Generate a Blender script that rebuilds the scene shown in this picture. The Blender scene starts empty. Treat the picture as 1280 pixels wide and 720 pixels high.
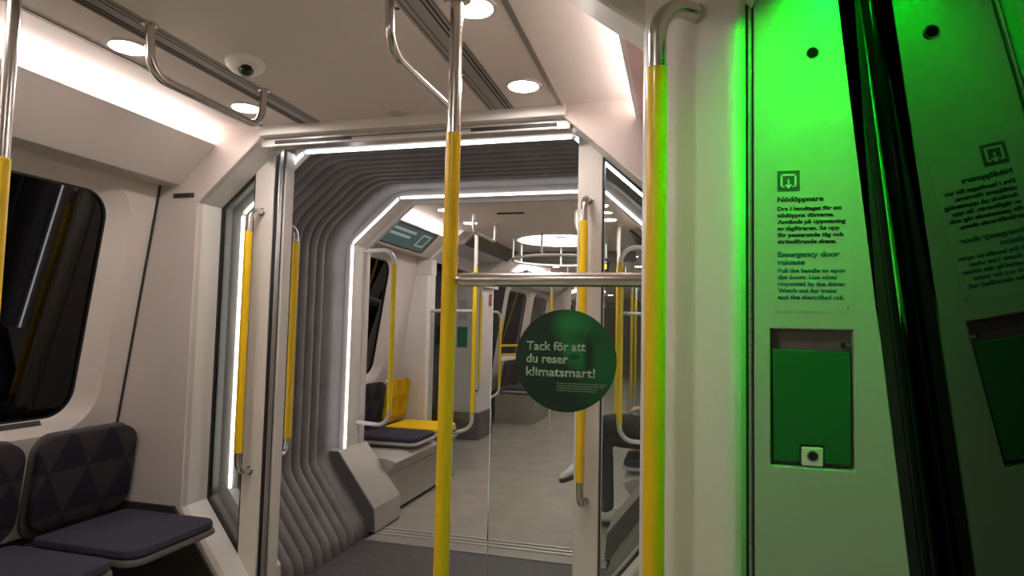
import bpy, bmesh, math, random
from mathutils import Vector, Matrix
random.seed(7)
PI = math.pi
S = bpy.context.scene
C = S.collection

# ------------------------------------------------------------------ camera
def look(yaw, pitch, roll):
    cy, sy, cp, sp = math.cos(yaw), math.sin(yaw), math.cos(pitch), math.sin(pitch)
    fwd = Vector((-sy*cp, cy*cp, sp)); right = Vector((cy, sy, 0)); down = fwd.cross(right)
    cr, sr = math.cos(roll), math.sin(roll)
    r2 = right*cr + down*sr; d2 = down*cr - right*sr
    m = Matrix((r2, -d2, -fwd)).transposed()
    return m.to_euler()
cd = bpy.data.cameras.new('camera'); cam = bpy.data.objects.new('camera', cd); C.objects.link(cam)
cd.sensor_fit = 'HORIZONTAL'; cd.sensor_width = 36.0; cd.lens = 785/1280*36.0
cd.clip_start = 0.02; cd.clip_end = 100
cam.location = (1.075, 0.0, 1.25); cam.rotation_euler = look(.2638, .0635, -.0222)
S.camera = cam

# ------------------------------------------------------------------ world, exposure, lamp strengths
w = bpy.data.worlds.new('tunnel_dark'); S.world = w; w.use_nodes = True
w.node_tree.nodes['Background'].inputs[0].default_value = (.004, .004, .005, 1)
w.node_tree.nodes['Background'].inputs[1].default_value = 1.0
S.view_settings.view_transform = 'Standard'; S.view_settings.look = 'None'
S.view_settings.gamma = 1.0; S.view_settings.use_curve_mapping = False
S.view_settings.exposure = 0.68
S.cycles.use_denoising = True
S.cycles.max_bounces = 14; S.cycles.diffuse_bounces = 8; S.cycles.glossy_bounces = 5
S.cycles.transparent_max_bounces = 24
WARM = (1.0, .885, .84)
DOWN_E, COVE_E, RING_E, FAR_RING_E, GREEN_E, DISC_E = 80.0, 27.0, 4.0, 3.6, 860.0, 3.6

# ------------------------------------------------------------------ materials
def mat(name, col, rough=.5, metal=0.0, noise=0.0, nscale=8.0, bump=0.0, bscale=200.0, spec=.5, coat=0.0):
    m = bpy.data.materials.new(name); m.use_nodes = True
    nt = m.node_tree; b = nt.nodes['Principled BSDF']
    b.inputs['Base Color'].default_value = (*col, 1); b.inputs['Roughness'].default_value = rough
    b.inputs['Metallic'].default_value = metal; b.inputs['Specular IOR Level'].default_value = spec
    if coat: b.inputs['Coat Weight'].default_value = coat; b.inputs['Coat Roughness'].default_value = .08
    tc = nt.nodes.new('ShaderNodeTexCoord')
    if noise:
        n = nt.nodes.new('ShaderNodeTexNoise'); n.inputs['Scale'].default_value = nscale; n.inputs['Detail'].default_value = 6
        nt.links.new(tc.outputs['Object'], n.inputs['Vector'])
        r = nt.nodes.new('ShaderNodeValToRGB'); r.color_ramp.elements[0].position = .3; r.color_ramp.elements[1].position = .7
        r.color_ramp.elements[0].color = (*[c*(1-noise) for c in col], 1); r.color_ramp.elements[1].color = (*[min(1, c*(1+noise)) for c in col], 1)
        nt.links.new(n.outputs['Fac'], r.inputs['Fac']); nt.links.new(r.outputs['Color'], b.inputs['Base Color'])
    if bump:
        n = nt.nodes.new('ShaderNodeTexNoise'); n.inputs['Scale'].default_value = bscale; n.inputs['Detail'].default_value = 3
        nt.links.new(tc.outputs['Object'], n.inputs['Vector'])
        bp = nt.nodes.new('ShaderNodeBump'); bp.inputs['Strength'].default_value = bump; bp.inputs['Distance'].default_value = .002
        nt.links.new(n.outputs['Fac'], bp.inputs['Height']); nt.links.new(bp.outputs['Normal'], b.inputs['Normal'])
    return m

def emit(name, col, e, base=.8):
    m = bpy.data.materials.new(name); m.use_nodes = True; nt = m.node_tree
    b = nt.nodes['Principled BSDF']; b.inputs['Base Color'].default_value = (base, base, base, 1)
    b.inputs['Emission Color'].default_value = (*col, 1); b.inputs['Emission Strength'].default_value = e
    return m

def glass(name, tint=(.97, .98, .97), ior=1.5, rough=0.0):
    m = bpy.data.materials.new(name); m.use_nodes = True; nt = m.node_tree
    nt.nodes.remove(nt.nodes['Principled BSDF']); out = nt.nodes['Material Output']
    t = nt.nodes.new('ShaderNodeBsdfTransparent'); t.inputs[0].default_value = (*tint, 1)
    g = nt.nodes.new('ShaderNodeBsdfGlossy'); g.inputs['Roughness'].default_value = rough
    f = nt.nodes.new('ShaderNodeFresnel'); f.inputs['IOR'].default_value = ior
    x = nt.nodes.new('ShaderNodeMixShader')
    nt.links.new(f.outputs[0], x.inputs[0]); nt.links.new(t.outputs[0], x.inputs[1]); nt.links.new(g.outputs[0], x.inputs[2])
    nt.links.new(x.outputs[0], out.inputs[0])
    return m

def fabric(name, ca, cb, W=.17, H=.165, axis='Y'):
    """woven cloth with a two-tone pattern of triangles"""
    m = mat(name, ca, .9, bump=.35, bscale=900, spec=.2)
    nt = m.node_tree; b = nt.nodes['Principled BSDF']
    tc = nt.nodes.new('ShaderNodeTexCoord'); sp = nt.nodes.new('ShaderNodeSeparateXYZ')
    nt.links.new(tc.outputs['Object'], sp.inputs[0])
    def M(op, a, bb=None):
        n = nt.nodes.new('ShaderNodeMath'); n.operation = op
        for i, v in enumerate((a, bb)):
            if v is None: continue
            if isinstance(v, (int, float)): n.inputs[i].default_value = v
            else: nt.links.new(v, n.inputs[i])
        return n.outputs[0]
    u = M('DIVIDE', sp.outputs[axis], W); v = M('DIVIDE', M('ADD', sp.outputs['Z'], .02), H)
    h = M('MULTIPLY', v, .5)
    s = M('ADD', M('ADD', M('FLOOR', v), M('FLOOR', M('ADD', u, h))), M('FLOOR', M('SUBTRACT', u, h)))
    p = M('FLOORED_MODULO', s, 2.0)
    no = nt.nodes.new('ShaderNodeTexNoise'); no.inputs['Scale'].default_value = 500
    nt.links.new(tc.outputs['Object'], no.inputs['Vector'])
    mx = nt.nodes.new('ShaderNodeMix'); mx.data_type = 'RGBA'
    mx.inputs['A'].default_value = (*ca, 1); mx.inputs['B'].default_value = (*cb, 1)
    nt.links.new(p, mx.inputs['Factor'])
    m2 = nt.nodes.new('ShaderNodeMix'); m2.data_type = 'RGBA'; m2.blend_type = 'MULTIPLY'; m2.inputs['Factor'].default_value = .5
    nt.links.new(mx.outputs['Result'], m2.inputs['A']); nt.links.new(no.outputs['Color'], m2.inputs['B'])
    nt.links.new(m2.outputs['Result'], b.inputs['Base Color'])
    return m

WALL = mat('wall_white', (.585, .528, .50), .42, noise=.03, nscale=3, bump=.05, bscale=400)
CEIL = mat('ceiling_white', (.88, .80, .76), .5, noise=.04, nscale=2, bump=.05, bscale=300)
COVE = mat('coving_white', (.82, .80, .78), .6)
PAINT = mat('pillar_white', (.74, .72, .70), .35, noise=.02, nscale=4)
POST = mat('post_white', (.72, .675, .63), .4, noise=.02, nscale=5)
ALU = mat('brushed_aluminium', (.55, .54, .53), .35, .9, noise=.05, nscale=40)
STEEL = mat('satin_steel', (.62, .58, .55), .24, 1.0, noise=.04, nscale=60)
CHALK = mat('light_grey_metal', (.62, .60, .57), .4, .15)
YEL = mat('yellow_sleeve', (.93, .60, .004), .33, noise=.03, nscale=20, coat=.3)
YELF = mat('yellow_far_sleeve', (.84, .60, .006), .33, coat=.3)
BLACK = mat('black_rubber', (.012, .012, .013), .45)
GLOSSB = mat('glossy_black_seal', (.010, .010, .014), .14)
DARK = mat('dark_slot', (.03, .028, .027), .6)
GROOVE = mat('grey_slot', (.16, .145, .135), .5, .4)
KICK = mat('dark_brown_kick', (.035, .028, .026), .55, noise=.1)
FLOORN = mat('vestibule_floor', (.10, .096, .094), .6, noise=.25, nscale=60, bump=.1)
FLOORG = mat('gangway_rubber_floor', (.062, .058, .058), .55, noise=.2, nscale=18, bump=.15)
FLOORF = mat('beige_speckle_floor', (.30, .278, .235), .42, noise=.16, nscale=5, bump=.08)
BELL = mat('grey_bellows_rubber', (.205, .19, .192), .55, noise=.14, nscale=7, bump=.2, bscale=120)
METALBLK = mat('painted_grey_block', (.11, .104, .10), .5, noise=.05)
BENCH = mat('bench_beige_steel', (.34, .32, .28), .45, .2, noise=.05)
SHELL = mat('seat_shell_grey', (.10, .095, .088), .45)
NAVY = fabric('navy_triangle_cloth', (.022, .022, .034), (.052, .046, .050))
NAVYP = mat('navy_plain_cloth', (.042, .042, .062), .9, noise=.25, nscale=500, bump=.3, bscale=900, spec=.2)
YFAB = fabric('yellow_triangle_cloth', (.82, .53, .006), (.68, .41, .006))
YFABP = mat('yellow_plain_cloth', (.82, .53, .006), .9, noise=.08, nscale=300, spec=.2)
CLEAR = glass('clear_glass', (.93, .95, .93), 1.45)
DOORG = glass('dark_door_glass', (.10, .11, .12), 1.66, .025)
WING = glass('dark_window_glass', (.10, .10, .11), 1.5)
LAMP = emit('lamp_white', (1.0, .90, .83), DOWN_E)
LAMPF = emit('lamp_white_far', (1.0, .95, .88), DOWN_E)
COVEL = emit('cove_led', WARM, COVE_E)
RINGL = emit('ring_led', (.96, .96, 1.0), RING_E)
RINGF = emit('far_ring_led', (.97, .97, 1.0), FAR_RING_E)
DISCL = emit('disc_lamp', (1.0, .96, .90), DISC_E)
GREENL = emit('green_indicator_led', (.0, 1.0, .014), GREEN_E)

# ------------------------------------------------------------------ helpers
WLOC = {}
def tag(o, label=None, cat=None, group=None, kind=None):
    if label: o['label'] = label
    if cat: o['category'] = cat
    if group: o['group'] = group
    if kind: o['kind'] = kind
    return o
def thing(name, label, cat, loc=(0, 0, 0), group=None):
    o = bpy.data.objects.new(name, None); C.objects.link(o); o.location = loc; o.empty_display_size = .05
    WLOC[o.name] = Vector(loc); return tag(o, label, cat, group)
def obj(name, bm, m, parent=None, smooth=True, bev=0.0, seg=2, ang=35):
    bmesh.ops.recalc_face_normals(bm, faces=bm.faces)
    me = bpy.data.meshes.new(name)
    if parent is not None: base = WLOC[parent.name]
    else:
        vs = [v.co for v in bm.verts]
        lo = [min(v[i] for v in vs) for i in range(3)]; hi = [max(v[i] for v in vs) for i in range(3)]
        base = Vector(((lo[0]+hi[0])/2, (lo[1]+hi[1])/2, lo[2]))
    bmesh.ops.translate(bm, verts=bm.verts, vec=-base)
    bm.to_mesh(me); bm.free()
    for x in (m if isinstance(m, (list, tuple)) else [m]): me.materials.append(x)
    o = bpy.data.objects.new(name, me); C.objects.link(o)
    if parent is not None: o.parent = parent
    else: o.location = base
    WLOC[o.name] = base
    if smooth:
        for p in me.polygons: p.use_smooth = True
        try: me.set_sharp_from_angle(angle=math.radians(ang))
        except Exception: pass
    if bev:
        md = o.modifiers.new('bevel', 'BEVEL'); md.width = bev; md.segments = seg; md.limit_method = 'ANGLE'; md.angle_limit = math.radians(30)
    return o
def structure(name, bm, m, label=None, **k):
    o = obj(name, bm, m, **k); o['kind'] = 'structure'
    if label: o['label'] = label
    return o
def dup(root, loc, label, group=None):
    r = root.copy(); C.objects.link(r); r.location = loc
    r['label'] = label; WLOC[r.name] = Vector(loc)
    if group: r['group'] = group
    for ch in list(root.children):
        c = ch.copy(); C.objects.link(c); c.parent = r
        for g in list(ch.children):
            d = g.copy(); C.objects.link(d); d.parent = c
    return r
def B(): return bmesh.new()
def box(bm, x0, x1, y0, y1, z0, z1, mi=0):
    v = [bm.verts.new((x, y, z)) for z in (z0, z1) for y in (y0, y1) for x in (x0, x1)]
    for f in ((0, 2, 3, 1), (4, 5, 7, 6), (0, 1, 5, 4), (2, 6, 7, 3), (0, 4, 6, 2), (1, 3, 7, 5)):
        bm.faces.new([v[i] for i in f]).material_index = mi
    return bm
def prism_y(bm, poly, y0, y1, mi=0):          # poly of (x,z), extruded along Y
    a = [bm.verts.new((x, y0, z)) for x, z in poly]; b = [bm.verts.new((x, y1, z)) for x, z in poly]
    n = len(poly); fs = [bm.faces.new(a), bm.faces.new(b[::-1])]
    for i in range(n): fs.append(bm.faces.new((a[i], b[i], b[(i+1) % n], a[(i+1) % n])))
    for f in fs: f.material_index = mi
    return bm
def prism_z(bm, poly, z0, z1, shear=0.0):     # poly of (x,y) extruded along Z; shear: X shift of the top
    a = [bm.verts.new((x, y, z0)) for x, y in poly]; b = [bm.verts.new((x+shear, y, z1)) for x, y in poly]
    n = len(poly); bm.faces.new(a); bm.faces.new(b[::-1])
    for i in range(n): bm.faces.new((a[i], b[i], b[(i+1) % n], a[(i+1) % n]))
    return bm
def hexa(bm, q0, q1):                          # two quads (lists of 4 points) joined into a block
    a = [bm.verts.new(p) for p in q0]; b = [bm.verts.new(p) for p in q1]
    bm.faces.new(a); bm.faces.new(b[::-1])
    for i in range(4): bm.faces.new((a[i], b[i], b[(i+1) % 4], a[(i+1) % 4]))
    return bm
def ring_y(bm, inn, out, y0, y1, closed=False):  # frame between two (x,z) outlines of equal count
    L = [[bm.verts.new((x, y, z)) for x, z in P] for y in (y0, y1) for P in (inn, out)]
    n = len(inn)
    for i in range(n if closed else n-1):
        j = (i+1) % n
        a, b, c, d = L
        bm.faces.new((a[i], a[j], b[j], b[i])); bm.faces.new((c[i], d[i], d[j], c[j]))
        bm.faces.new((a[i], c[i], c[j], a[j])); bm.faces.new((b[i], b[j], d[j], d[i]))
    if not closed:
        for i in (0, n-1):
            a, b, c, d = (q[i] for q in L); bm.faces.new((a, b, d, c))
    return bm
def fillet(pts, r, n=7):
    pts = [Vector(p) for p in pts]; out = [pts[0]]
    for i in range(1, len(pts)-1):
        a, p, b = pts[i-1], pts[i], pts[i+1]
        u = (a-p).normalized(); v = (b-p).normalized(); th = u.angle(v)
        t = min(r/math.tan(th/2), (a-p).length*.49 if i > 1 else (a-p).length*.98, (b-p).length*.49 if i < len(pts)-2 else (b-p).length*.98)
        rr = t*math.tan(th/2); c = p + (u+v).normalized()*(rr/math.sin(th/2))
        s = p+u*t - c; e = p+v*t - c; ax = s.cross(e)
        if ax.length < 1e-9: out.append(p); continue
        A = s.angle(e)
        for k in range(n+1): out.append(c + Matrix.Rotation(A*k/n, 3, ax.normalized()) @ s)
    out.append(pts[-1]); return out
def tube(bm, path, r, n=16, radii=None, cap=True):
    path = [Vector(p) for p in path]; N = len(path); rings = []
    t0 = (path[1]-path[0]).normalized(); up = Vector((0, 0, 1)) if abs(t0.z) < .9 else Vector((1, 0, 0))
    nrm = (up - t0*up.dot(t0)).normalized()
    for i, p in enumerate(path):
        t = ((path[min(i+1, N-1)]-p).normalized() + (p-path[max(i-1, 0)]).normalized()).normalized()
        nrm = (nrm - t*nrm.dot(t)).normalized(); bi = t.cross(nrm); R = radii[i] if radii else r
        rings.append([bm.verts.new(p + (nrm*math.cos(2*PI*k/n)+bi*math.sin(2*PI*k/n))*R) for k in range(n)])
    for a, b in zip(rings, rings[1:]):
        for k in range(n): bm.faces.new((a[k], a[(k+1) % n], b[(k+1) % n], b[k]))
    if cap: bm.faces.new(rings[0][::-1]); bm.faces.new(rings[-1])
    return bm
def disc(bm, c, ax, r, h, n=32, r2=None):      # short cylinder from c along axis ax
    c = Vector(c); ax = Vector(ax).normalized(); return tube(bm, [c, c+ax*h], r, n, [r, r if r2 is None else r2])
def lathe(bm, c, prof, n=32, zs=1):            # prof (r,z) about vertical axis through c
    c = Vector(c); rings = []
    for r, z in prof: rings.append([bm.verts.new(c+Vector((r*math.cos(2*PI*k/n), r*math.sin(2*PI*k/n), z))) for k in range(n)] if r > 1e-6 else [bm.verts.new(c+Vector((0, 0, z)))])
    for a, b in zip(rings, rings[1:]):
        if len(a) == 1 and len(b) == 1: continue
        for k in range(n):
            k2 = (k+1) % n
            if len(a) == 1: bm.faces.new((a[0], b[k2], b[k]))
            elif len(b) == 1: bm.faces.new((a[k], a[k2], b[0]))
            else: bm.faces.new((a[k], a[k2], b[k2], b[k]))
    return bm
def text(name, body, x, y, z, width, height, m, parent, bold=0.0, depth=.0004):
    """lettering that faces -Y, its left edge at x, baseline at z; width in metres, height = cap height"""
    cu = bpy.data.curves.new(name, 'FONT'); cu.body = body; cu.size = 1.0; cu.offset = bold; cu.extrude = 0.0; cu.resolution_u = 3
    t = bpy.data.objects.new(name+'_src', cu); C.objects.link(t)
    dg = bpy.context.evaluated_depsgraph_get(); dg.update()
    me = bpy.data.meshes.new_from_object(t.evaluated_get(dg)); bpy.data.objects.remove(t); bpy.data.curves.remove(cu)
    bm = B(); bm.from_mesh(me); bpy.data.meshes.remove(me)
    xs = [v.co.x for v in bm.verts]; x0, x1 = min(xs), max(xs)
    sx = width/(x1-x0); sz = height/.69
    for v in bm.verts: v.co = Vector((x+(v.co.x-x0)*sx, y, z+v.co.y*sz))
    me2 = None
    r = bmesh.ops.extrude_face_region(bm, geom=list(bm.faces))
    bmesh.ops.translate(bm, verts=[g for g in r['geom'] if isinstance(g, bmesh.types.BMVert)], vec=(0, -depth, 0))
    return obj(name, bm, m, parent, smooth=False)

# ------------------------------------------------------------------ dimensions of the car section
ZC = 2.08
Y0, YE, YR, YF, YP, YEND = -2.2, 2.25, 2.56, 3.60, 3.83, 19.0
def wall_x(z): return 1.16 + .15*(1.85-z)      # half width of the wall lining, leaning in at the top
O = [(-.70, 0), (-.70, .14), (-.955, .465), (-.955, 1.765), (-.64, 2.05), (.64, 2.05), (.955, 1.765), (.955, .465), (.70, .14), (.70, 0)]
def grow(P, d):                                 # offset an outline outwards (away from passage)
    out = []
    n = len(P)
    for i in range(n):
        p = Vector(P[i]); ns = []
        for a, b in ((i-1, i), (i, i+1)):
            if a < 0 or b >= n: continue
            e = (Vector(P[b])-Vector(P[a])).normalized(); ns.append(Vector((-e.y, e.x)))
        m = sum(ns, Vector((0, 0))).normalized(); k = d/max(.35, m.dot(ns[0]))
        q = p+m*k
        if i in (0, n-1): q = Vector((p.x + (-d if i == 0 else d), p.y))
        out.append((q.x, q.y))
    return out

# ------------------------------------------------------------------ floors
bm = B(); box(bm, -1.5, 1.55, Y0, YE+.05, -.06, 0); structure('floor', bm, mat('near_floor_beige', (.46, .43, .37), .45, noise=.14, nscale=6), 'beige floor of the near car', smooth=False)  # unseen near floor made paler than the next car's to bounce light upward
bm = B(); box(bm, -.74, .74, YE+.05, 3.44, -.06, -.004); structure('floor_gangway', bm, FLOORG, 'dark grey rubber gangway floor', smooth=False)
bm = B(); box(bm, -1.5, 1.5, 3.64, YEND, -.06, 0); structure('floor_far', bm, FLOORF, 'beige floor of the next car', smooth=False)
t = thing('gangway_sill', 'grooved pale metal sill across the floor at far gangway end', 'sill', (0, 3.44, 0))
bm = B(); box(bm, -.70, .70, 3.40, 3.64, -.05, .002); obj('plate', bm, mat('sill_grey', (.30, .28, .255), .45, .3), t, bev=.002)
for yy in (3.515, 3.565, 3.615):
    bm = B(); box(bm, -.70, .70, yy, yy+.018, .002, .008); obj('ridge', bm, mat('sill_ridge', (.55, .53, .5), .35, .5), t)
    bm = B(); box(bm, -.70, .70, yy+.018, yy+.026, .002, .004); obj('groove', bm, DARK, t, smooth=False)

# ------------------------------------------------------------------ ceilings, coving, fascia
def ceiling(name, y0, y1, label):
    half = [(0, ZC), (.64, ZC), (.86, ZC+.008), (.99, ZC-.012), (1.08, ZC-.06), (1.13, 1.95), (1.20, 1.86)]
    pts = [(-x, z) for x, z in half[::-1]] + half[1:]
    up = [(x*1.02, z+.05) for x, z in pts]
    bm = B(); prism_y(bm, pts+up[::-1], y0, y1); return structure(name, bm, CEIL, label, ang=30)
ceiling('ceiling', Y0, YE+.03, 'cream ceiling of the near car')
ceiling('ceiling_far', YP-.05, YEND, 'cream ceiling of the next car')
def fascia(n, s, y0, y1, m=WALL):
    dx = .036 if s > 0 else 0
    P = [(.877, 2.014), (.892, 2.020), (1.085, 1.965), (1.17, 1.86), (1.165, 1.846), (1.054, 1.842)]
    bm = B(); prism_y(bm, [(s*(x+dx), z) for x, z in P], y0, y1)
    return structure('trim_%d' % n, bm, m, bev=.004)
def cove(s, y0, y1, label):
    t = thing('cove_light', label, 'light', (s*.98, (y0+y1)/2, 1.98), 'cove light strips above the side walls')
    q = s*.955+(.036 if s > 0 else 0)
    bm = B(); box(bm, q-.012, q+.012, y0+.01, y1-.01, 2.003, 2.008); obj('diffuser', bm, COVEL, t, smooth=False)
    bm = B(); box(bm, q-.016, q+.016, y0, y1, 1.996, 2.003); obj('channel', bm, ALU, t, smooth=False)
fascia(1, -1, Y0, YE); fascia(2, 1, 1.34, YE); fascia(3, -1, YP, 5.1); fascia(4, 1, YP, 5.1)
cove(-1, Y0+.05, YE-.01, 'long glowing cove strip above the left window of the near car')
cove(1, 1.36, YE-.01, 'short glowing cove strip at upper right beyond the white pillar')
cove(-1, YP+.02, 5.08, 'glowing cove strip above the display in the next car')
cove(1, YP+.02, 5.08, 'glowing cove strip on the next car right side seen through glass')
FZ = [(8.0, 11.2), (12.6, 15.8)]
for k, (a, b) in enumerate(FZ):
    for s in (-1, 1):
        fascia(5+2*k+(s > 0), s, a, b)
        cove(s, a+.02, b-.02, 'distant cove strip in the %s seat bay of the next car, %s side' % (('second', 'third')[k], 'window' if s < 0 else 'opposite'))
# cove lips of the vestibules (door headers) -- behind the camera and far
# ------------------------------------------------------------------ side walls with windows
def rrect(y0, y1, z0, z1, r, n=8):
    out = []
    for cy, cz, a0 in ((y1-r, z1-r, 0), (y0+r, z1-r, 90), (y0+r, z0+r, 180), (y1-r, z0+r, 270)):
        for k in range(n+1):
            a = math.radians(a0+90*k/n); out.append((cy+r*math.cos(a), cz+r*math.sin(a)))
    return out
def wall_bay(bm, s, y0, y1, zb, zt, win=None):
    """leaning lining with an optional deep rounded window opening; wound sheet with thickness at the reveal"""
    def P(y, z, d=0.0): return (s*(wall_x(z)+d), y, z)
    if win is None:
        hexa(bm, [P(y0, zb), P(y1, zb), P(y1, zt), P(y0, zt)], [P(y0, zb, .04), P(y1, zb, .04), P(y1, zt, .04), P(y0, zt, .04)]); return
    a, b, c, d = win; H = rrect(a, b, c, d, .17); Hi = rrect(a+.075, b-.075, c+.06, d-.055, .11)
    n = len(H); cy, cz = (a+b)/2, (c+d)/2
    outer = []
    for (y, z) in H:                            # project on the bay rectangle
        dy, dz = y-cy, z-cz; k = 1e9
        if dy > 1e-9: k = min(k, (y1-cy)/dy)
        if dy < -1e-9: k = min(k, (y0-cy)/dy)
        if dz > 1e-9: k = min(k, (zt-cz)/dz)
        if dz < -1e-9: k = min(k, (zb-cz)/dz)
        outer.append((cy+dy*k, cz+dz*k))
    corners = [(y1, zt), (y0, zt), (y0, zb), (y1, zb)]
    for q in corners:                           # snap nearest projected point to each corner
        i = min(range(n), key=lambda i: (outer[i][0]-q[0])**2+(outer[i][1]-q[1])**2); outer[i] = q
    vo = [bm.verts.new(P(y, z)) for y, z in outer]; vh = [bm.verts.new(P(y, z)) for y, z in H]
    vi = [bm.verts.new(P(y, z, .05)) for y, z in Hi]; vj = [bm.verts.new(P(y, z, .075)) for y, z in Hi]
    for i in range(n):
        j = (i+1) % n
        for p, q in ((vo, vh), (vh, vi), (vi, vj)): bm.faces.new((p[i], p[j], q[j], q[i]))
def window(nm, s, win):
    a, b, c, d = win
    def P(y, z, e): return (s*(wall_x(z)+e), y, z)
    H = rrect(a+.07, b-.07, c+.055, d-.05, .115); G = rrect(a+.083, b-.083, c+.068, d-.063, .10)
    bm = B(); f = [bm.verts.new(P(y, z, .058)) for y, z in H]; g = [bm.verts.new(P(y, z, .064)) for y, z in H]
    bm.faces.new(f); bm.faces.new(g[::-1])
    for i in range(len(f)): j = (i+1) % len(f); bm.faces.new((f[i], g[i], g[j], f[j]))
    o = structure(nm, bm, WING, 'dark window pane'); o['category'] = 'window'
    bm = B(); X = [[bm.verts.new(P(y, z, e)) for y, z in Q] for e in (.050, .060) for Q in (H, G)]
    for i in range(len(H)):
        j = (i+1) % len(H); A, Bq, Cq, D = X
        bm.faces.new((A[i], A[j], Bq[j], Bq[i])); bm.faces.new((Bq[i], Bq[j], D[j], D[i])); bm.faces.new((Cq[i], D[i], D[j], Cq[j])); bm.faces.new((A[i], Cq[i], Cq[j], A[j]))
    obj('gasket', bm, BLACK, o)
    # narrow black backing tunnel wall far outside is the dark world itself
def bay(name, s, y0, y1, win=None, wn=None, zb=.40, zt=1.90):
    bm = B(); wall_bay(bm, s, y0, y1, zb, zt, win); structure(name, bm, WALL, ang=25)
    if win: window(wn, s, win)
WZ = (.79, 1.825)
bay('wall_left', -1, 1.02, YE, (1.15, 2.135, *WZ), 'window_1')
bay('wall_left_plain', -1, Y0, 1.02)
bay('wall_right', 1, 1.45, YE)
bay('wall_far_left', -1, YP, 5.11, (3.90, 4.76, *WZ), 'window_2')
bay('wall_far_right', 1, YP, 5.11, (3.90, 4.76, *WZ), 'window_3')
wn = 4
for k, (a, b) in enumerate(FZ):
    for s in (-1, 1):
        m = (a+b)/2
        bay('wall_%s_bay_%d' % ('left' if s < 0 else 'right', 2*k+1), s, a, m, (a+.2, m-.1, *WZ), 'window_%d' % wn); wn += 1
        bay('wall_%s_bay_%d' % ('left' if s < 0 else 'right', 2*k+2), s, m, b, (m+.1, b-.2, *WZ), 'window_%d' % wn); wn += 1
# vent slot on the near window ledge
bm = B()
vx = lambda z, e: -(wall_x(z)+.05*(z-.79)/.06+e)
hexa(bm, [(vx(z, -.002), y, z) for y, z in ((1.32, .829), (1.93, .829), (1.93, .847), (1.32, .847))], [(vx(z, .012), y, z-.004) for y, z in ((1.32, .829), (1.93, .829), (1.93, .847), (1.32, .847))])
structure('trim_20', bm, DARK, 'dark vent slot under the left window')
bm = B(); hexa(bm, [(-1.45, Y0, 0), (-1.45, YE, 0), (-1.38, YE, .42), (-1.38, Y0, .42)], [(-1.5, Y0, 0), (-1.5, YE, 0), (-1.42, YE, .42), (-1.42, Y0, .42)])
structure('baseboard_left', bm, KICK, 'dark brown wall base under the left seats')
bm = B(); box(bm, -1.45, 1.5, Y0-.06, Y0, 0, 2.15); structure('wall_back', bm, WALL, smooth=False)
bm = B(); box(bm, -1.45, 1.45, YEND, YEND+.06, 0, 2.15); structure('wall_far_back', bm, mat('far_end_grey', (.42, .40, .37), .5), smooth=False)

# ------------------------------------------------------------------ end wall of the near car with the octagonal portal
def end_outer(): return [(-1.46, 0), (-1.44, .14), (-1.37, .47), (-1.26, 1.84), (-1.10, 2.13), (1.10, 2.13), (1.26, 1.84), (1.37, .47), (1.44, .14), (1.46, 0)]
ON = [(x, z if abs(z-2.05) > .01 else 2.045) for x, z in O]
bm = B(); ring_y(bm, ON, end_outer(), YE, YE+.035); structure('wall_end', bm, WALL, 'white end wall around the gangway portal', bev=.004)
bm = B(); ring_y(bm, ON, grow(ON, .05), YE+.03, 2.42); structure('trim_21', bm, PAINT, 'white portal reveal')
for i, s in enumerate((-1, 1)):
    bm = B(); prism_y(bm, [(s*x, z) for x, z in ((.735, 0), (.735, .155), (.985, .468), (1.44, .468), (1.46, 0))], YE-.012, YE+.001)
    structure('baseboard_%s' % ('end_left', 'end_right')[i], bm, KICK, smooth=False)
# joint between wall lining and end wall
bm = B()
hexa(bm, [(-wall_x(1.845)+.001, YE-.007, 1.845), (-wall_x(1.845)+.009, YE-.007, 1.845), (-wall_x(.5)+.009, YE-.007, .5), (-wall_x(.5)+.001, YE-.007, .5)], [(-wall_x(1.845)+.001, YE+.002, 1.845), (-wall_x(1.845)+.009, YE+.002, 1.845), (-wall_x(.5)+.009, YE+.002, .5), (-wall_x(.5)+.001, YE+.002, .5)])
structure('trim_22', bm, DARK, smooth=False)
t = thing('nameplate', 'small dark metal plate on the end wall beside the left window', 'plate', (-1.03, YE, 1.79))
bm = B(); box(bm, -1.085, -.975, YE-.004, YE, 1.787, 1.807); obj('plate', bm, mat('dark_bronze', (.10, .085, .08), .35, .7), t, bev=.002)
for x in (-1.075, -.985):
    bm = B(); disc(bm, (x, YE-.004, 1.797), (0, -1, 0), .004, .002, 10); obj('screw', bm, STEEL, t)

# header beam over the gangway doorway
t = thing('header_beam', 'white header beam across the gangway doorway under the ceiling', 'beam', (0, YE+.05, 1.97))
bm = B(); box(bm, -.66, .66, YE-.012, YE+.06, 2.038, 2.10); obj('fascia', bm, PAINT, t, bev=.004)
bm = B(); box(bm, -.67, .67, YE+.03, YE+.085, 2.000, 2.04); obj('recess', bm, mat('glossy_white_metal', (.66, .63, .61), .22, .3), t, bev=.002)
for a, b in ((-.60, -.24), (.28, .62)):
    bm = B(); box(bm, a, b, YE+.024, YE+.031, 2.008, 2.024); obj('slot', bm, DARK, t, smooth=False)
bm = B(); box(bm, -.24, .28, YE+.026, YE+.031, 2.020, 2.024); obj('seam', bm, GROOVE, t, smooth=False)
bm = B(); box(bm, -.60, .62, YE+.018, YE+.032, 1.999, 2.006); obj('lower_lip', bm, CHALK, t, smooth=False)

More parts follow.
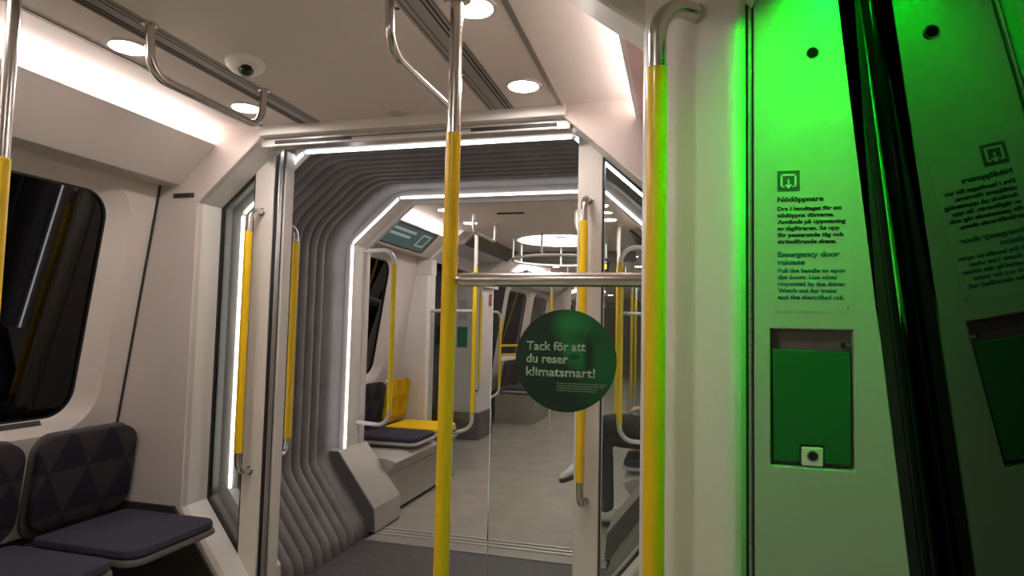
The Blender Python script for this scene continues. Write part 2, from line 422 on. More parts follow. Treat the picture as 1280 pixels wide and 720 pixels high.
# door posts with seal and alloy jamb
def post(s, label):
    t = thing('gangway_post', label, 'post', (s*.73, 2.45, 0), 'gangway door posts')
    def pb(n, x0, x1, y0, y1, m, bev=.003):
        bm = B(); box(bm, min(s*x0, s*x1), max(s*x0, s*x1), y0, y1, 0, 2.043); obj(n, bm, m, t, bev=bev)
    pb('column', .685, .780, 2.395, 2.406, POST, .003)
    pb('seal', .688, .77, 2.406, 2.434, BLACK, .001)
    pb('alloy_jamb', .684, .76, 2.434, 2.462, ALU, .003)
    pb('shadow_gap', .692, .76, 2.462, 2.478, BLACK, .001)
    pb('rear_jamb', .682, .775, 2.478, 2.545, POST, .005)
post(-1, 'white gangway post nearest the dark seat')
post(1, 'white gangway post seen behind the round green sticker')

# side glazing between portal reveal and post
def side_glass(s, label):
    t = thing('side_glass', label, 'glass panel', (s*.86, 2.36, .25), 'glass panels beside the gangway posts')
    P = [(s*.781, .243), (s*.955, .465), (s*.955, 1.765), (s*.781, 1.925)]
    if s < 0: P = P[::-1]
    c = (s*.855, 1.1)
    Q = [(s*.786, .262), (s*.945, .468), (s*.945, 1.760), (s*.786, 1.907)]
    if s < 0: Q = Q[::-1]
    bm = B(); ring_y(bm, Q, P, 2.398, 2.416, closed=True); obj('gasket', bm, BLACK, t, smooth=False)
    bm = B(); prism_y(bm, [(c[0]+(x-c[0])*1.0, z) for x, z in Q], 2.404, 2.412); obj('pane', bm, CLEAR, t, smooth=False)
side_glass(-1, 'tall angled glass panel between the left end wall and white post')
side_glass(1, 'tall angled glass panel right of the post with reflections')

# ------------------------------------------------------------------ grab handles
def handle(label, a, b, bar, r=.0135, ys0=None, ys1=None, group=None, rs=.0165, m=STEEL, my=YEL, fr=.055, name='grab_bar'):
    """a,b: top and bottom mounting points; bar: (x,y) of the vertical bar"""
    t = thing(name, label, 'handle', (bar[0], bar[1], b[2]), group)
    path = fillet([a, (bar[0], bar[1], a[2]), (bar[0], bar[1], b[2]), b], fr)
    bm = B(); tube(bm, path, r); obj('tube', bm, m, t)
    bm = B(); tube(bm, [(bar[0], bar[1], ys1), (bar[0], bar[1], ys0)], rs, 18); obj('sleeve', bm, my, t, bev=.001)
    for p in (a, b):
        q = Vector(p); d = (Vector((bar[0], bar[1], p[2]))-q).normalized()
        bm = B(); disc(bm, q-d*.001, d, r*1.35, .006, 18); obj('flange', bm, m, t)
    return t
G4 = 'yellow sleeved grab handles at the gangway'
handle('yellow grab handle on the front of the left gangway post', (-.738, 2.395, 1.742), (-.738, 2.395, .605), (-.740, 2.315), ys0=.695, ys1=1.645, group=G4)
handle('yellow grab handle on the front of the right gangway post', (.728, 2.395, 1.750), (.728, 2.395, .605), (.722, 2.315), ys0=.695, ys1=1.655, group=G4)
handle('yellow grab handle on the rear of the left gangway post', (-.738, 2.545, 1.715), (-.738, 2.545, .63), (-.746, 2.672), ys0=.70, ys1=1.645, group=G4)
handle('yellow grab handle with pale steel arms on the far left portal side', (-.955, 3.735, 1.735), (-.955, 3.735, .615), (-.705, 3.68), ys0=.71, ys1=1.645, group=G4, m=CHALK, my=YELF, fr=.09)
handle('yellow grab handle on the far right portal side seen through glass', (.955, 3.735, 1.735), (.955, 3.735, .615), (.735, 3.68), ys0=.71, ys1=1.645, group=G4, m=CHALK, my=YELF, fr=.09)

# ------------------------------------------------------------------ gangway: near ring, bellows, far ring
def led_run(pts, w, y0, y1):                    # flat LED bars just inside an outline
    res = []
    for (a, b) in zip(pts, pts[1:]):
        a = Vector(a); b = Vector(b); d = (b-a).normalized(); n = Vector((-d.y, d.x))
        a2 = a+d*.010; b2 = b-d*.010
        bm = B(); prism_y(bm, [tuple(a2-n*.006), tuple(b2-n*.006), tuple(b2+n*(w-.006)), tuple(a2+n*(w-.006))], y0, y1); res.append(bm)
    return res
def light_ring(label, yl, y0, y1, m, w):
    t = thing('light_ring', label, 'light', (0, yl, 0), 'octagonal light rings of the gangway')
    bm = B(); ring_y(bm, grow(O, w-.006), grow(O, w+.10), y0, y1); obj('frame', bm, POST, t, bev=.003)
    for bm in led_run(O[2:8], w, yl-.016, yl-.010): obj('light_strip', bm, m, t, smooth=False)
    return t
light_ring('nearer octagonal ring of white light strips before the bellows', YR, YR-.010, YR+.05, RINGL, .014)
bm = B(); ring_y(bm, grow(O, .045), grow(O, .08), 2.42, 2.525); structure('trim_23', bm, mat('tunnel_olive', (.13, .125, .10), .5), 'grey sleeve of the gangway mouth')
light_ring('farther octagonal ring of white light strips past the bellows', YF, YF-.010, YF+.03, RINGF, .013)
bm = B(); ring_y(bm, grow(O, .022), grow(O, .10), YF+.03, YP); structure('trim_24', bm, POST, 'white far portal reveal', bev=.003)
bm = B(); ring_y(bm, O, end_outer(), YP-.035, YP); structure('wall_far_end', bm, WALL)
for s, l in ((-1, 'angled grey foot block at far left of the gangway floor'), (1, 'angled grey foot block at far right of the gangway floor')):
    t = thing('portal_block', l, 'block', (s*.8, 3.5, 0), 'foot blocks of the far gangway portal')
    P = [(.680, .012), (.690, .152), (.942, .476), (1.045, .476), (.80, .10), (.795, .012)]
    bm = B(); prism_y(bm, [(s*x, z) for x, z in P], 3.495, YP+.02); obj('block', bm, mat('foot_beige', (.42, .395, .36), .42, .2, noise=.05), t, bev=.004)
    bm = B(); prism_y(bm, [(s*x, z) for x, z in [(.684, .016), (.694, .149), (.944, .470), (1.04, .470), (.803, .10), (.798, .016)]], 3.488, 3.496); obj('end_cap', bm, METALBLK, t)
    bm = B(); prism_y(bm, [(s*x, z) for x, z in [(.69, 0), (.69, .012), (.80, .012), (.80, 0)]], 3.5, YP+.02); obj('plinth', bm, BLACK, t, smooth=False)
    bm = B(); prism_y(bm, [(s*x, z) for x, z in [(.735, 0), (.735, .155), (.985, .468), (1.2, .468), (1.2, 0)]], YF+.03, YP-.03); structure('baseboard_portal_%s' % ('left' if s < 0 else 'right'), bm, METALBLK, smooth=False)
# bellows
def bell_path():
    P = [(-.70, -.05), (-.735, .09), (-.99, .44), (-.99, 1.79), (-.66, 2.085), (.66, 2.085), (.99, 1.79), (.99, .44), (.735, .09), (.70, -.05)]
    pts = []
    P3 = [Vector((x, z, 0)) for x, z in P]
    rad = [0, .09, .16, .26, .26, .26, .26, .16, .09, 0]
    out = [P3[0]]
    for i in range(1, 9):
        f = fillet([P3[i]+(P3[i-1]-P3[i])*.5, P3[i], P3[i]+(P3[i+1]-P3[i])*.5], rad[i], 8); out += f[1:-1]
    out.append(P3[-1]); return out
bp = bell_path(); nb = len(bp); nrm = []
for i in range(nb):
    e = (bp[min(i+1, nb-1)]-bp[max(i-1, 0)]).normalized(); nrm.append(Vector((-e.y, e.x, 0)))
ys = []; y = 2.60; pitch = .0835
for f in range(9):
    for k, dpt in ((0, .060), (.06, .035), (.16, .012), (.32, .002), (.5, 0), (.68, .002), (.84, .012), (.94, .035)): ys.append((y+pitch*(f+k), dpt))
yl = y+pitch*9
ys += [(yl, .06), (yl+.006, .03), (yl+.015, .02), (3.60, .012), (3.62, .06)]
bm = B(); rows = []
for yy, dpt in ys: rows.append([bm.verts.new((bp[i].x+nrm[i].x*dpt, yy, bp[i].y+nrm[i].y*dpt)) for i in range(nb)])
for a, b in zip(rows, rows[1:]):
    for i in range(nb-1): bm.faces.new((a[i], a[i+1], b[i+1], b[i]))
bl = obj('gangway_bellows', bm, BELL, ang=70); tag(bl, 'grey corrugated rubber bellows lining the gangway between the cars', 'bellows')
md = bl.modifiers.new('thick', 'SOLIDIFY'); md.thickness = .004; md.offset = 1 if False else -1

# ------------------------------------------------------------------ door-side pillar, arch, access panel
def edge_x(z): return 1.386+.098*(1.489-z)
bm = B()
ring_y(bm, [(.74, 2.079), (1.0, 1.877), (1.002, 1.70)], [(.82, 2.14), (1.42, 2.14), (1.42, 1.70)], 1.302, 1.425)
structure('trim_25', bm, PAINT, 'white arch over the draught screen', bev=.006)
PL = [(.996, 1.46), (.996, 1.315), (1.000, 1.300), (1.012, 1.288), (1.150, 1.212), (1.160, 1.206), (1.170, 1.204), (1.180, 1.208), (1.190, 1.222), (1.190, 1.25), (1.45, 1.25), (1.45, 1.46)]
t = thing('door_pillar', 'white pillar beside the door with rounded green-lit edge', 'pillar', (1.1, 1.3, 0)); t['kind'] = 'structure'
bm = B(); prism_z(bm, PL, 0, 2.10); obj('casing', bm, PAINT, t, bev=.002, ang=50)
# the hinged access panel
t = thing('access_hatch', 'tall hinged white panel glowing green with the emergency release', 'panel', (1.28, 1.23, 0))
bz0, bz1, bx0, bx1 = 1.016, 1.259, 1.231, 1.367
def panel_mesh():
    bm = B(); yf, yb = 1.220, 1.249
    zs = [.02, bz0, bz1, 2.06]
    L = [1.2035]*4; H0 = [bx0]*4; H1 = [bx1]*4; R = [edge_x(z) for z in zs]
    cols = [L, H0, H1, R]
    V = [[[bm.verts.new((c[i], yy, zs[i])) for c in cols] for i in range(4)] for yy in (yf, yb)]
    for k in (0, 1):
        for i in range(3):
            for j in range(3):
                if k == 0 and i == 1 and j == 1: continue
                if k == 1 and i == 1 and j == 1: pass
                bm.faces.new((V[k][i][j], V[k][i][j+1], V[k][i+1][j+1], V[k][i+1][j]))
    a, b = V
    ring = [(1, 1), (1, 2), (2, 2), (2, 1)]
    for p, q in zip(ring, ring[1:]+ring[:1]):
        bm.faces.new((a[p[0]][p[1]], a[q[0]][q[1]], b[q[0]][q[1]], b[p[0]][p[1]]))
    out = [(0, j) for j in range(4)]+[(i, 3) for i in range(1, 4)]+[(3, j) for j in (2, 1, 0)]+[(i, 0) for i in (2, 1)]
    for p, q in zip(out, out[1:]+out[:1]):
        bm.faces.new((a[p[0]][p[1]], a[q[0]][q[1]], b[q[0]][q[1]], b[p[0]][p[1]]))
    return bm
obj('leaf', panel_mesh(), mat('hatch_darkened_white', (.43, .45, .42), .35, noise=.02, nscale=4), t, smooth=False, bev=.0025)  # same white paint as the pillar, darkened to mute white light beside the green
bm = B(); box(bm, 1.1905, 1.2035, 1.226, 1.2495, .02, 2.06); obj('hinge_gap', bm, BLACK, t, smooth=False)
bm = B()
z = .03
while z < 2.05:
    tube(bm, [(1.1972, 1.2225, z), (1.1972, 1.2225, z+.0225)], .0036, 10); z += .0235
obj('piano_hinge', bm, ALU, t)
lk = B(); tube(lk, [(1.304, 1.220, 1.763), (1.304, 1.2165, 1.763)], .0115, 24, [.0140, .0118]); lo = obj('lock_ring', lk, mat('lock_chrome', (.75, .75, .75), .15, 1.0), t)
bm = B(); disc(bm, (1.304, 1.2168, 1.763), (0, -1, 0), .0098, .0006, 24); obj('keyhole', bm, mat('hole_black', (.001, .001, .001), .9, spec=.05), lo)
# emergency release sits in the recess
t = thing('emergency_release', 'dark green emergency release flap in a recess with lock below', 'handle', (1.30, 1.235, bz0))
bm = B(); box(bm, bx0+.002, bx1-.002, 1.244, 1.2485, bz0+.002, bz1-.002); obj('recess_back', bm, mat('recess_grey', (.22, .20, .18), .5), t, smooth=False)
bm = B(); P = [(1.2355, 1.0235), (1.281, 1.0235), (1.281, 1.054), (1.319, 1.054), (1.319, 1.0235), (1.3635, 1.0235), (1.3635, 1.222), (1.2355, 1.222)]
prism_y(bm, P, 1.227, 1.2435); obj('flap', bm, mat('release_green', (.006, .13, .03), .42, noise=.04), t, bev=.002)
bm = B(); box(bm, 1.2825, 1.3175, 1.223, 1.244, 1.0185, 1.0515); lb = obj('lock_block', bm, PAINT, t, bev=.002)
bm = B(); disc(bm, (1.300, 1.2235, 1.0365), (0, -1, 0), .0095, .0015, 24); obj('lock_rim', bm, STEEL, lb)
bm = B(); disc(bm, (1.300, 1.222, 1.0365), (0, -1, 0), .0072, .0006, 24); obj('keyhole', bm, BLACK, lb)
bm = B(); tube(bm, [(1.3665, 1.232, 1.232), (1.351, 1.232, 1.232)], .003, 10); pn = obj('latch_pin', bm, STEEL, t)
bm = B(); box(bm, 1.349, 1.356, 1.229, 1.235, 1.227, 1.237); obj('pin_head', bm, BLACK, pn, bev=.001)
# notice sticker
INK = mat('notice_ink', (.012, .030, .022), .5); INK2 = mat('notice_teal_ink', (.008, .17, .18), .5)
t = thing('notice_sticker', 'emergency notice sticker in Swedish and English on green-lit panel', 'sticker', (1.30, 1.2195, 1.29))
bm = B(); box(bm, 1.2385, 1.3625, 1.2192, 1.2198, 1.2905, 1.551); obj('film', bm, mat('notice_film', (.445, .465, .435), .3), t, smooth=False)
bm = B(); box(bm, 1.2435, 1.2815, 1.2186, 1.2191, 1.509, 1.547); pc = obj('pictogram', bm, mat('pictogram_grey', (.045, .075, .06), .5), t, smooth=False)
PW = mat('pictogram_white', (.60, .62, .58), .5)
bm = B()
for q in ((1.249, 1.2525, 1.516, 1.541), (1.2725, 1.276, 1.516, 1.541), (1.249, 1.276, 1.5375, 1.541), (1.249, 1.256, 1.516, 1.519), (1.269, 1.276, 1.516, 1.519), (1.2612, 1.2638, 1.519, 1.531)): box(bm, q[0], q[1], 1.2182, 1.2186, q[2], q[3])
prism_y(bm, [(1.2565, 1.5205), (1.2625, 1.5135), (1.2685, 1.5205), (1.2665, 1.5222), (1.2625, 1.5180), (1.2585, 1.5222)], 1.2182, 1.2186)
obj('doorway_symbol', bm, PW, pc, smooth=False)
k = .00139
def line(s, px, z, h, m, bold): text('lettering', s, 1.2435, 1.2191, z, (px-971)*k, h, m, t, bold)
line('Nödöppnare', 1026.5, 1.4902, .0086, INK, .045)
for s, px, zz in (('Dra i handtaget för att', 1047.5, 1.4738), ('nödöppna dörrarna.', 1039, 1.4618), ('Används på uppmaning', 1052, 1.4498), ('av tågföraren. Se upp', 1045, 1.4378), ('för passerande tåg och', 1049.5, 1.4258), ('strömförande skena.', 1041.5, 1.4138)):
    line(s, px, zz, .0068, INK, .050)
line('Emergency door', 1045, 1.3895, .0088, INK2, .045); line('release', 1004, 1.3755, .0088, INK2, .045)
for s, px, zz in (('Pull the handle to open', 1051, 1.3612), ('the doors. Use when', 1041.5, 1.3492), ('requested by the driver.', 1052, 1.3372), ('Watch out for trains', 1041, 1.3252), ('and the electrified rail.', 1049.5, 1.3132)):
    line(s, px, zz, .0068, INK2, .050)
bm = B(); box(bm, 1.3575, 1.3588, 1.2187, 1.2191, 1.294, 1.300); obj('imprint', bm, INK, t, smooth=False)

# ------------------------------------------------------------------ the door leaf on the right: seal and dark glass
def door_x(z): return 1.40+.105*(1.77-z)
def lean_slab(bm, y0, y1, z0, z1, fx, d0, d1):
    return hexa(bm, [(fx(z0)+d0, y0, z0), (fx(z0)+d0, y1, z0), (fx(z1)+d0, y1, z1), (fx(z1)+d0, y0, z1)],
                [(fx(z0)+d1, y0, z0), (fx(z0)+d1, y1, z0), (fx(z1)+d1, y1, z1), (fx(z1)+d1, y0, z1)])
bm = B(); lean_slab(bm, -.1, 1.30, .10, 1.96, door_x, 0, .008); d = structure('door_1', bm, DOORG, 'dark glazed door leaf mirroring the green panel', smooth=False); d['category'] = 'door'
bm = B(); lean_slab(bm, -.1, 1.30, .0, .10, door_x, -.004, .02); lean_slab(bm, -.1, 1.30, 1.96, 2.0, door_x, -.004, .02); obj('rail', bm, GLOSSB, d, smooth=False)
t = thing('door_seal', 'black rubber seal between the green-lit panel and the glass door', 'seal', (1.42, 1.235, 0))
bm = B(); lean_slab(bm, 1.2235, 1.249, .02, 2.06, edge_x, .0005, .019); obj('lip', bm, BLACK, t, bev=.002)
bm = B(); tube(bm, [(edge_x(.02)+.027, 1.245, .02), (edge_x(2.06)+.027, 1.245, 2.06)], .0125, 20); obj('bulb', bm, GLOSSB, t)
bm = B(); hexa(bm, [(1.35, 1.255, .02), (1.62, 1.255, .02), (1.45, 1.255, 2.06), (1.30, 1.255, 2.06)], [(1.35, 1.27, .02), (1.62, 1.27, .02), (1.45, 1.27, 2.06), (1.30, 1.27, 2.06)]); structure('trim_26', bm, BLACK, smooth=False)
# door header above the doorway (above the frame) with the green indicator lamp
bm = B(); prism_y(bm, [(1.36, 1.985), (1.60, 1.985), (1.60, 2.12), (.64, 2.12), (.64, 2.075), (.77, 1.99)], -.4, 1.21); structure('trim_27', bm, PAINT, 'door header panel', bev=.004)
t = thing('door_indicator', 'green door indicator lamp over the doorway', 'light', (1.385, 1.12, 1.965))
bm = B(); box(bm, 1.366, 1.402, .86, 1.19, 1.974, 1.987); box(bm, 1.362, 1.366, .86, 1.19, 1.963, 1.987); obj('housing', bm, BLACK, t, smooth=False)  # lip below the diffuser added to shade the poles and pillar from green
bm = B(); box(bm, 1.370, 1.398, .865, 1.175, 1.969, 1.974); obj('diffuser', bm, GREENL, t, smooth=False)
bm = B(); lean_slab(bm, Y0, -.1, 0, 2.0, door_x, 0, .03); structure('wall_door_side', bm, WALL, smooth=False)

# right-hand fascia panel (advert frame) glimpsed under the arch
t = thing('advert_board', 'dull pink panel on the upper right fascia behind the arch', 'panel', (.95, 1.8, 1.85))
bm = B(); hexa(bm, [(.940, 1.44, 1.982), (.940, 2.215, 1.982), (1.070, 2.215, 1.857), (1.070, 1.44, 1.857)], [(.936, 1.44, 1.978), (.936, 2.215, 1.978), (1.066, 2.215, 1.853), (1.066, 1.44, 1.853)])
obj('sheet', bm, mat('dull_pink', (.42, .22, .19), .35, noise=.2, nscale=6), t, smooth=False)

# ------------------------------------------------------------------ draught screen: pole, rail, glass, sticker
def pole(label, x, y, zs, z0=0.0, z1=ZC, rc=.0165, rs=.019, my=YEL, m=STEEL, group=None, name='grab_pole', ys0=.12):
    t = thing(name, label, 'pole', (x, y, z0), group)
    bm = B(); tube(bm, [(x, y, z0), (x, y, z1)], rc, 20); obj('tube', bm, m, t)
    bm = B(); tube(bm, [(x, y, ys0), (x, y, zs)], rs, 24); obj('sleeve', bm, my, t, bev=.001)
    bm = B(); lathe(bm, (x, y, z1), [(0, -.012), (rc*1.2, -.012), (rc*2.2, -.004), (rc*2.2, 0), (0, 0)], 24); obj('ceiling_flange', bm, m, t)
    if z0 < .01: bm = B(); lathe(bm, (x, y, 0), [(0, .012), (rc*1.4, .012), (rc*2.4, .004), (rc*2.4, 0), (0, 0)], 24); obj('floor_flange', bm, m, t)
    return t
pole('tall steel pole with yellow sleeve standing in mid view before the glass', .523, 1.45, 1.732)
pole('steel pole with yellow sleeve cut by the left picture edge', -.545, 1.145, 1.64)
t = thing('glass_screen', 'clear glass draught screen with steel rail beside the white pillar', 'screen', (.82, 1.45, .08))
bm = B(); box(bm, .637, 1.003, 1.446, 1.454, .08, 1.352); obj('pane', bm, CLEAR, t, smooth=False, bev=.001)
bm = B(); path = [(.537, 1.45, 1.3655), (.548, 1.45, 1.3655), (.562, 1.45, 1.3655), (.99, 1.45, 1.3655), (1.003, 1.45, 1.3655)]
tube(bm, path, .017, 22, [.010, .0155, .0170, .0170, .0170]); obj('handrail', bm, STEEL, t)
bm = B(); box(bm, .99, 1.0035, 1.438, 1.462, .08, 1.345); obj('edge_clamp', bm, CHALK, t, bev=.002)
bm = B(); box(bm, .66, .70, 1.440, 1.460, .02, .12); obj('foot_clamp', bm, STEEL, t, bev=.003)
# round sticker
def sticker_mat():
    m = mat('sticker_print', (.02, .12, .05), .4); nt = m.node_tree; b = nt.nodes['Principled BSDF']
    tc = nt.nodes.new('ShaderNodeTexCoord'); mp = nt.nodes.new('ShaderNodeMapping'); nt.links.new(tc.outputs['Object'], mp.inputs[0])
    def blob(cx, cz, rx, rz):
        m2 = nt.nodes.new('ShaderNodeMapping'); m2.inputs['Location'].default_value = (-cx/rx, 0, -cz/rz); m2.inputs['Scale'].default_value = (1/rx, .01, 1/rz)
        nt.links.new(mp.outputs[0], m2.inputs[0]); g = nt.nodes.new('ShaderNodeTexGradient'); g.gradient_type = 'SPHERICAL'
        nt.links.new(m2.outputs[0], g.inputs[0]); return g.outputs['Fac']
    n = nt.nodes.new('ShaderNodeTexNoise'); n.inputs['Scale'].default_value = 22; n.inputs['Distortion'].default_value = 1.5; n.inputs['Detail'].default_value = 4
    nt.links.new(mp.outputs[0], n.inputs[0])
    prev = None
    def mix(fac, col, prev, k=1.0):
        x = nt.nodes.new('ShaderNodeMix'); x.data_type = 'RGBA'
        mm = nt.nodes.new('ShaderNodeMath'); mm.operation = 'MULTIPLY'; mm.use_clamp = True; mm.inputs[1].default_value = k
        nt.links.new(fac, mm.inputs[0]); nt.links.new(mm.outputs[0], x.inputs['Factor'])
        if isinstance(prev, tuple): x.inputs['A'].default_value = (*prev, 1)
        else: nt.links.new(prev, x.inputs['A'])
        x.inputs['B'].default_value = (*col, 1); return x.outputs['Result']
    c = mix(n.outputs['Fac'], (.006, .036, .020), (.006, .022, .014), 1.0)
    c = mix(blob(.10, .155, .10, .22), (.005, .12, .032), c, 1.5)
    c = mix(blob(.015, .20, .055, .05), (.010, .22, .06), c, 1.4)
    c = mix(blob(.028, .155, .045, .062), (.012, .20, .06), c, 2.2)
    c = mix(blob(.035, .172, .075, .030), (.006, .05, .025), c, .8)
    c = mix(blob(.055, .135, .016, .055), (.004, .03, .015), c, 1.6)
    c = mix(blob(.020, .128, .020, .010), (.005, .06, .025), c, 1.6)
    nt.links.new(c, b.inputs['Base Color']); return m
t = thing('sticker', 'round dark green sticker with white Swedish thank-you text', 'sticker', (.816, 1.445, 1.058))
bm = B(); disc(bm, (.816, 1.4458, 1.177), (0, -1, 0), .1185, .0006, 72); obj('disc', bm, sticker_mat(), t, ang=20)
SW = mat('sticker_white', (.42, .50, .44), .5); SW2 = mat('sticker_pale', (.20, .30, .23), .5)
for s, x1, zz in (('Tack för att', 732, 1.2000), ('du reser', 710.5, 1.1705), ('klimatsmart!', 744, 1.1400)):
    text('lettering', s, .7235, 1.4449, zz, (x1-658.5)*.00190, 0.0200, SW, t, .022)
bm = B(); random.seed(3)
for r, (x1, zz) in enumerate(((.913, 1.1235), (.908, 1.1180), (.893, 1.1125), (.888, 1.1070))):
    x = .797
    while x < x1:
        wd = random.uniform(.004, .012); box(bm, x, min(x+wd, x1), 1.4446, 1.4450, zz, zz+.0024); x += wd+.0016
obj('fine_print', bm, SW2, t, smooth=False)
# pole-handle on the white pillar
t = thing('grab_bar', 'large curved steel handle with yellow sleeve on the white pillar', 'handle', (1.031, 1.15, .3))
path = fillet([(1.102, 1.234, 1.868), (1.030, 1.168, 1.868), (1.030, 1.168, .36), (1.102, 1.234, .36)], .07, 10)
bm = B(); tube(bm, path, .017, 22); obj('tube', bm, STEEL, t)
bm = B(); tube(bm, [(1.030, 1.168, .47), (1.030, 1.168, 1.737)], .019, 28); obj('sleeve', bm, YEL, t, bev=.001)
for z in (1.868, .36): bm = B(); disc(bm, (1.105, 1.237, z), (-.74, -.67, 0), .019, .006, 22); obj('flange', bm, STEEL, t)

# ------------------------------------------------------------------ ceiling fittings of the near car
def downlight(x, y, label, m=LAMP, group='round recessed ceiling lamps', first=[None]):
    loc = (x, y, ZC)
    if first[0] is None:
        t = thing('ceiling_light', label, 'light', loc, group); first[0] = t
        bm = B(); lathe(bm, loc, [(.050, -.001), (.052, -.006), (.062, -.005), (.064, 0), (.050, 0)], 40); obj('trim_ring', bm, PAINT, t)
        bm = B(); lathe(bm, loc, [(0, -.0045), (.051, -.0035), (.051, 0), (0, 0)], 40); obj('diffuser', bm, LAMP, t)
        return t
    return dup(first[0], loc, label, group)
downlight(.55, 2.036, 'round ceiling lamp nearest the gangway on the right row')
downlight(.55, 1.496, 'round ceiling lamp cut by the top edge beside the pole')
downlight(-.555, 2.029, 'round ceiling lamp behind the hanging rail near the dome camera')
downlight(-.555, 1.491, 'round ceiling lamp at upper left above the glowing cove')
downlight(-.555, .95, 'added ceiling lamp out of view on the window side, whitening the pillar')  # unseen lamp added to put more white light on the pillar face
downlight(.55, .41, 'round ceiling lamp overhead beside the door header')
for yy in (-1.45, -1.95): downlight(-.555, yy, 'round ceiling lamp behind the viewer on the window side')
def ceiling_track(s, y0, y1, label):
    t = thing('ceiling_track', label, 'track', (s*.41, (y0+y1)/2, ZC), 'slotted tracks along the ceiling')
    a, b = sorted((s*.362, s*.462))
    bm = B(); box(bm, a, b, y0, y1, ZC-.003, ZC+.002); obj('strip', bm, mat('track_grey', (.40, .375, .36), .4, .3), t, smooth=False)
    for xx, wd, mm in ((.374, .004, GROOVE), (.392, .003, GROOVE), (.432, .005, DARK), (.446, .006, DARK), (.458, .003, GROOVE)):
        bm = B(); box(bm, s*xx-wd/2, s*xx+wd/2, y0, y1, ZC-.0045, ZC-.0028); obj('slot', bm, mm, t, smooth=False)
ceiling_track(-1, Y0, YE-.014, 'slotted ceiling track beside the dome camera')
ceiling_track(1, Y0, YE-.014, 'slotted ceiling track passing behind the yellow pole')
for s, nm in ((-1, 28), (1, 29)):
    bm = B(); box(bm, s*.64-.007, s*.64+.007, Y0, YE-.014, ZC-.004, ZC+.001); box(bm, s*.64-.011, s*.64-.007, Y0, YE-.014, ZC-.002, ZC+.001)
    structure('trim_%d' % nm, bm, [mat('joint_steel', (.36, .33, .31), .35, .7)], smooth=False)
bm = B()
for xx, yy in ((.352, 1.46), (.352, 1.86)): disc(bm, (xx, yy, ZC), (0, 0, -1), .006, .002, 12)
structure('trim_30', bm, BLACK, 'dark ceiling plugs')
# hanging rails
def hang_rail(s, y0, y1, label):
    t = thing('overhead_rail', label, 'rail', (s*.37, (y0+y1)/2, 1.92), 'steel rails hanging from the ceiling')
    zb = 1.938
    path = fillet([(s*.368, y0, ZC), (s*.368, y0+.01, zb), (s*.368, y1-.01, zb), (s*.368, y1, ZC)], .065, 9)
    bm = B(); tube(bm, path, .0125, 18); obj('tube', bm, STEEL, t)
    for yy in (y0, y1): bm = B(); disc(bm, (s*.368, yy, ZC), (0, 0, -1), .021, .006, 20); obj('flange', bm, STEEL, t)
hang_rail(-1, 1.385, 1.885, 'bent steel rail hanging at upper left before the dome camera')
hang_rail(1, 1.385, 1.885, 'bent steel rail hanging at top behind the yellow sleeved pole')
# dome camera
c0 = (-.270, 1.66, ZC)
t = thing('dome_camera', 'small white dome security camera on the ceiling', 'camera', c0)
bm = B(); lathe(bm, c0, [(0, 0), (.060, 0), (.061, -.008), (.055, -.022), (.040, -.036), (.020, -.043), (0, -.045)], 40); obj('housing', bm, mat('camera_white', (.92, .92, .92), .35), t)
L0 = Vector(c0)+Vector((.020, -.020, -.036)); ax = Vector((.55, -.6, -.6)).normalized()
bm = B(); tube(bm, [L0+ax*(-.01), L0+ax*.004], .0235, 28); lens = obj('lens_ring', bm, mat('lens_grey', (.25, .24, .24), .4), t)
bm = B(); bmesh.ops.create_uvsphere(bm, u_segments=24, v_segments=14, radius=.0195); bmesh.ops.translate(bm, verts=bm.verts, vec=L0+ax*.004); obj('lens', bm, mat('lens_black', (.008, .008, .009), .06), lens)
bm = B(); lathe(bm, (0, 2.205, ZC), [(0, -.003), (.038, -.003), (.042, 0), (0, 0)], 36); det = obj('ceiling_cover', bm, mat('cover_beige', (.72, .65, .61), .5)); tag(det, 'faint round cover plate on the ceiling before the header', 'cover plate')

# ------------------------------------------------------------------ seats
def cushion(bm, x0, x1, y0, y1, z0, z1, r=.06, n=6, dome=.010, pinch=0.0):
    """rounded pad; front corners rounder"""
    pts = []
    for cx, cy, a0 in ((x1-r, y1-r, 0), (x0+.03, y1-.03, 90), (x0+.03, y0+.03, 180), (x1-r, y0+r, 270)):
        rr = r if cx > (x0+x1)/2 else .03
        for k in range(n+1):
            a = math.radians(a0+90*k/n); pts.append((cx+rr*math.cos(a), cy+rr*math.sin(a)))
    c = ((x0+x1)/2, (y0+y1)/2)
    rows = []
    for sc, z in ((.95, z0), (1, z0+.008), (1, z1-.012), (.985, z1-.004), (.93, z1), (.6, z1+dome*.6), (.25, z1+dome)):
        rows.append([bm.verts.new((c[0]+(x-c[0])*sc, c[1]+(y-c[1])*sc, z)) for x, y in pts])
    n2 = len(pts)
    for a, b in zip(rows, rows[1:]):
        for i in range(n2): bm.faces.new((a[i], a[(i+1) % n2], b[(i+1) % n2], b[i]))
    bm.faces.new(rows[0][::-1]); bm.faces.new(rows[-1]); return bm
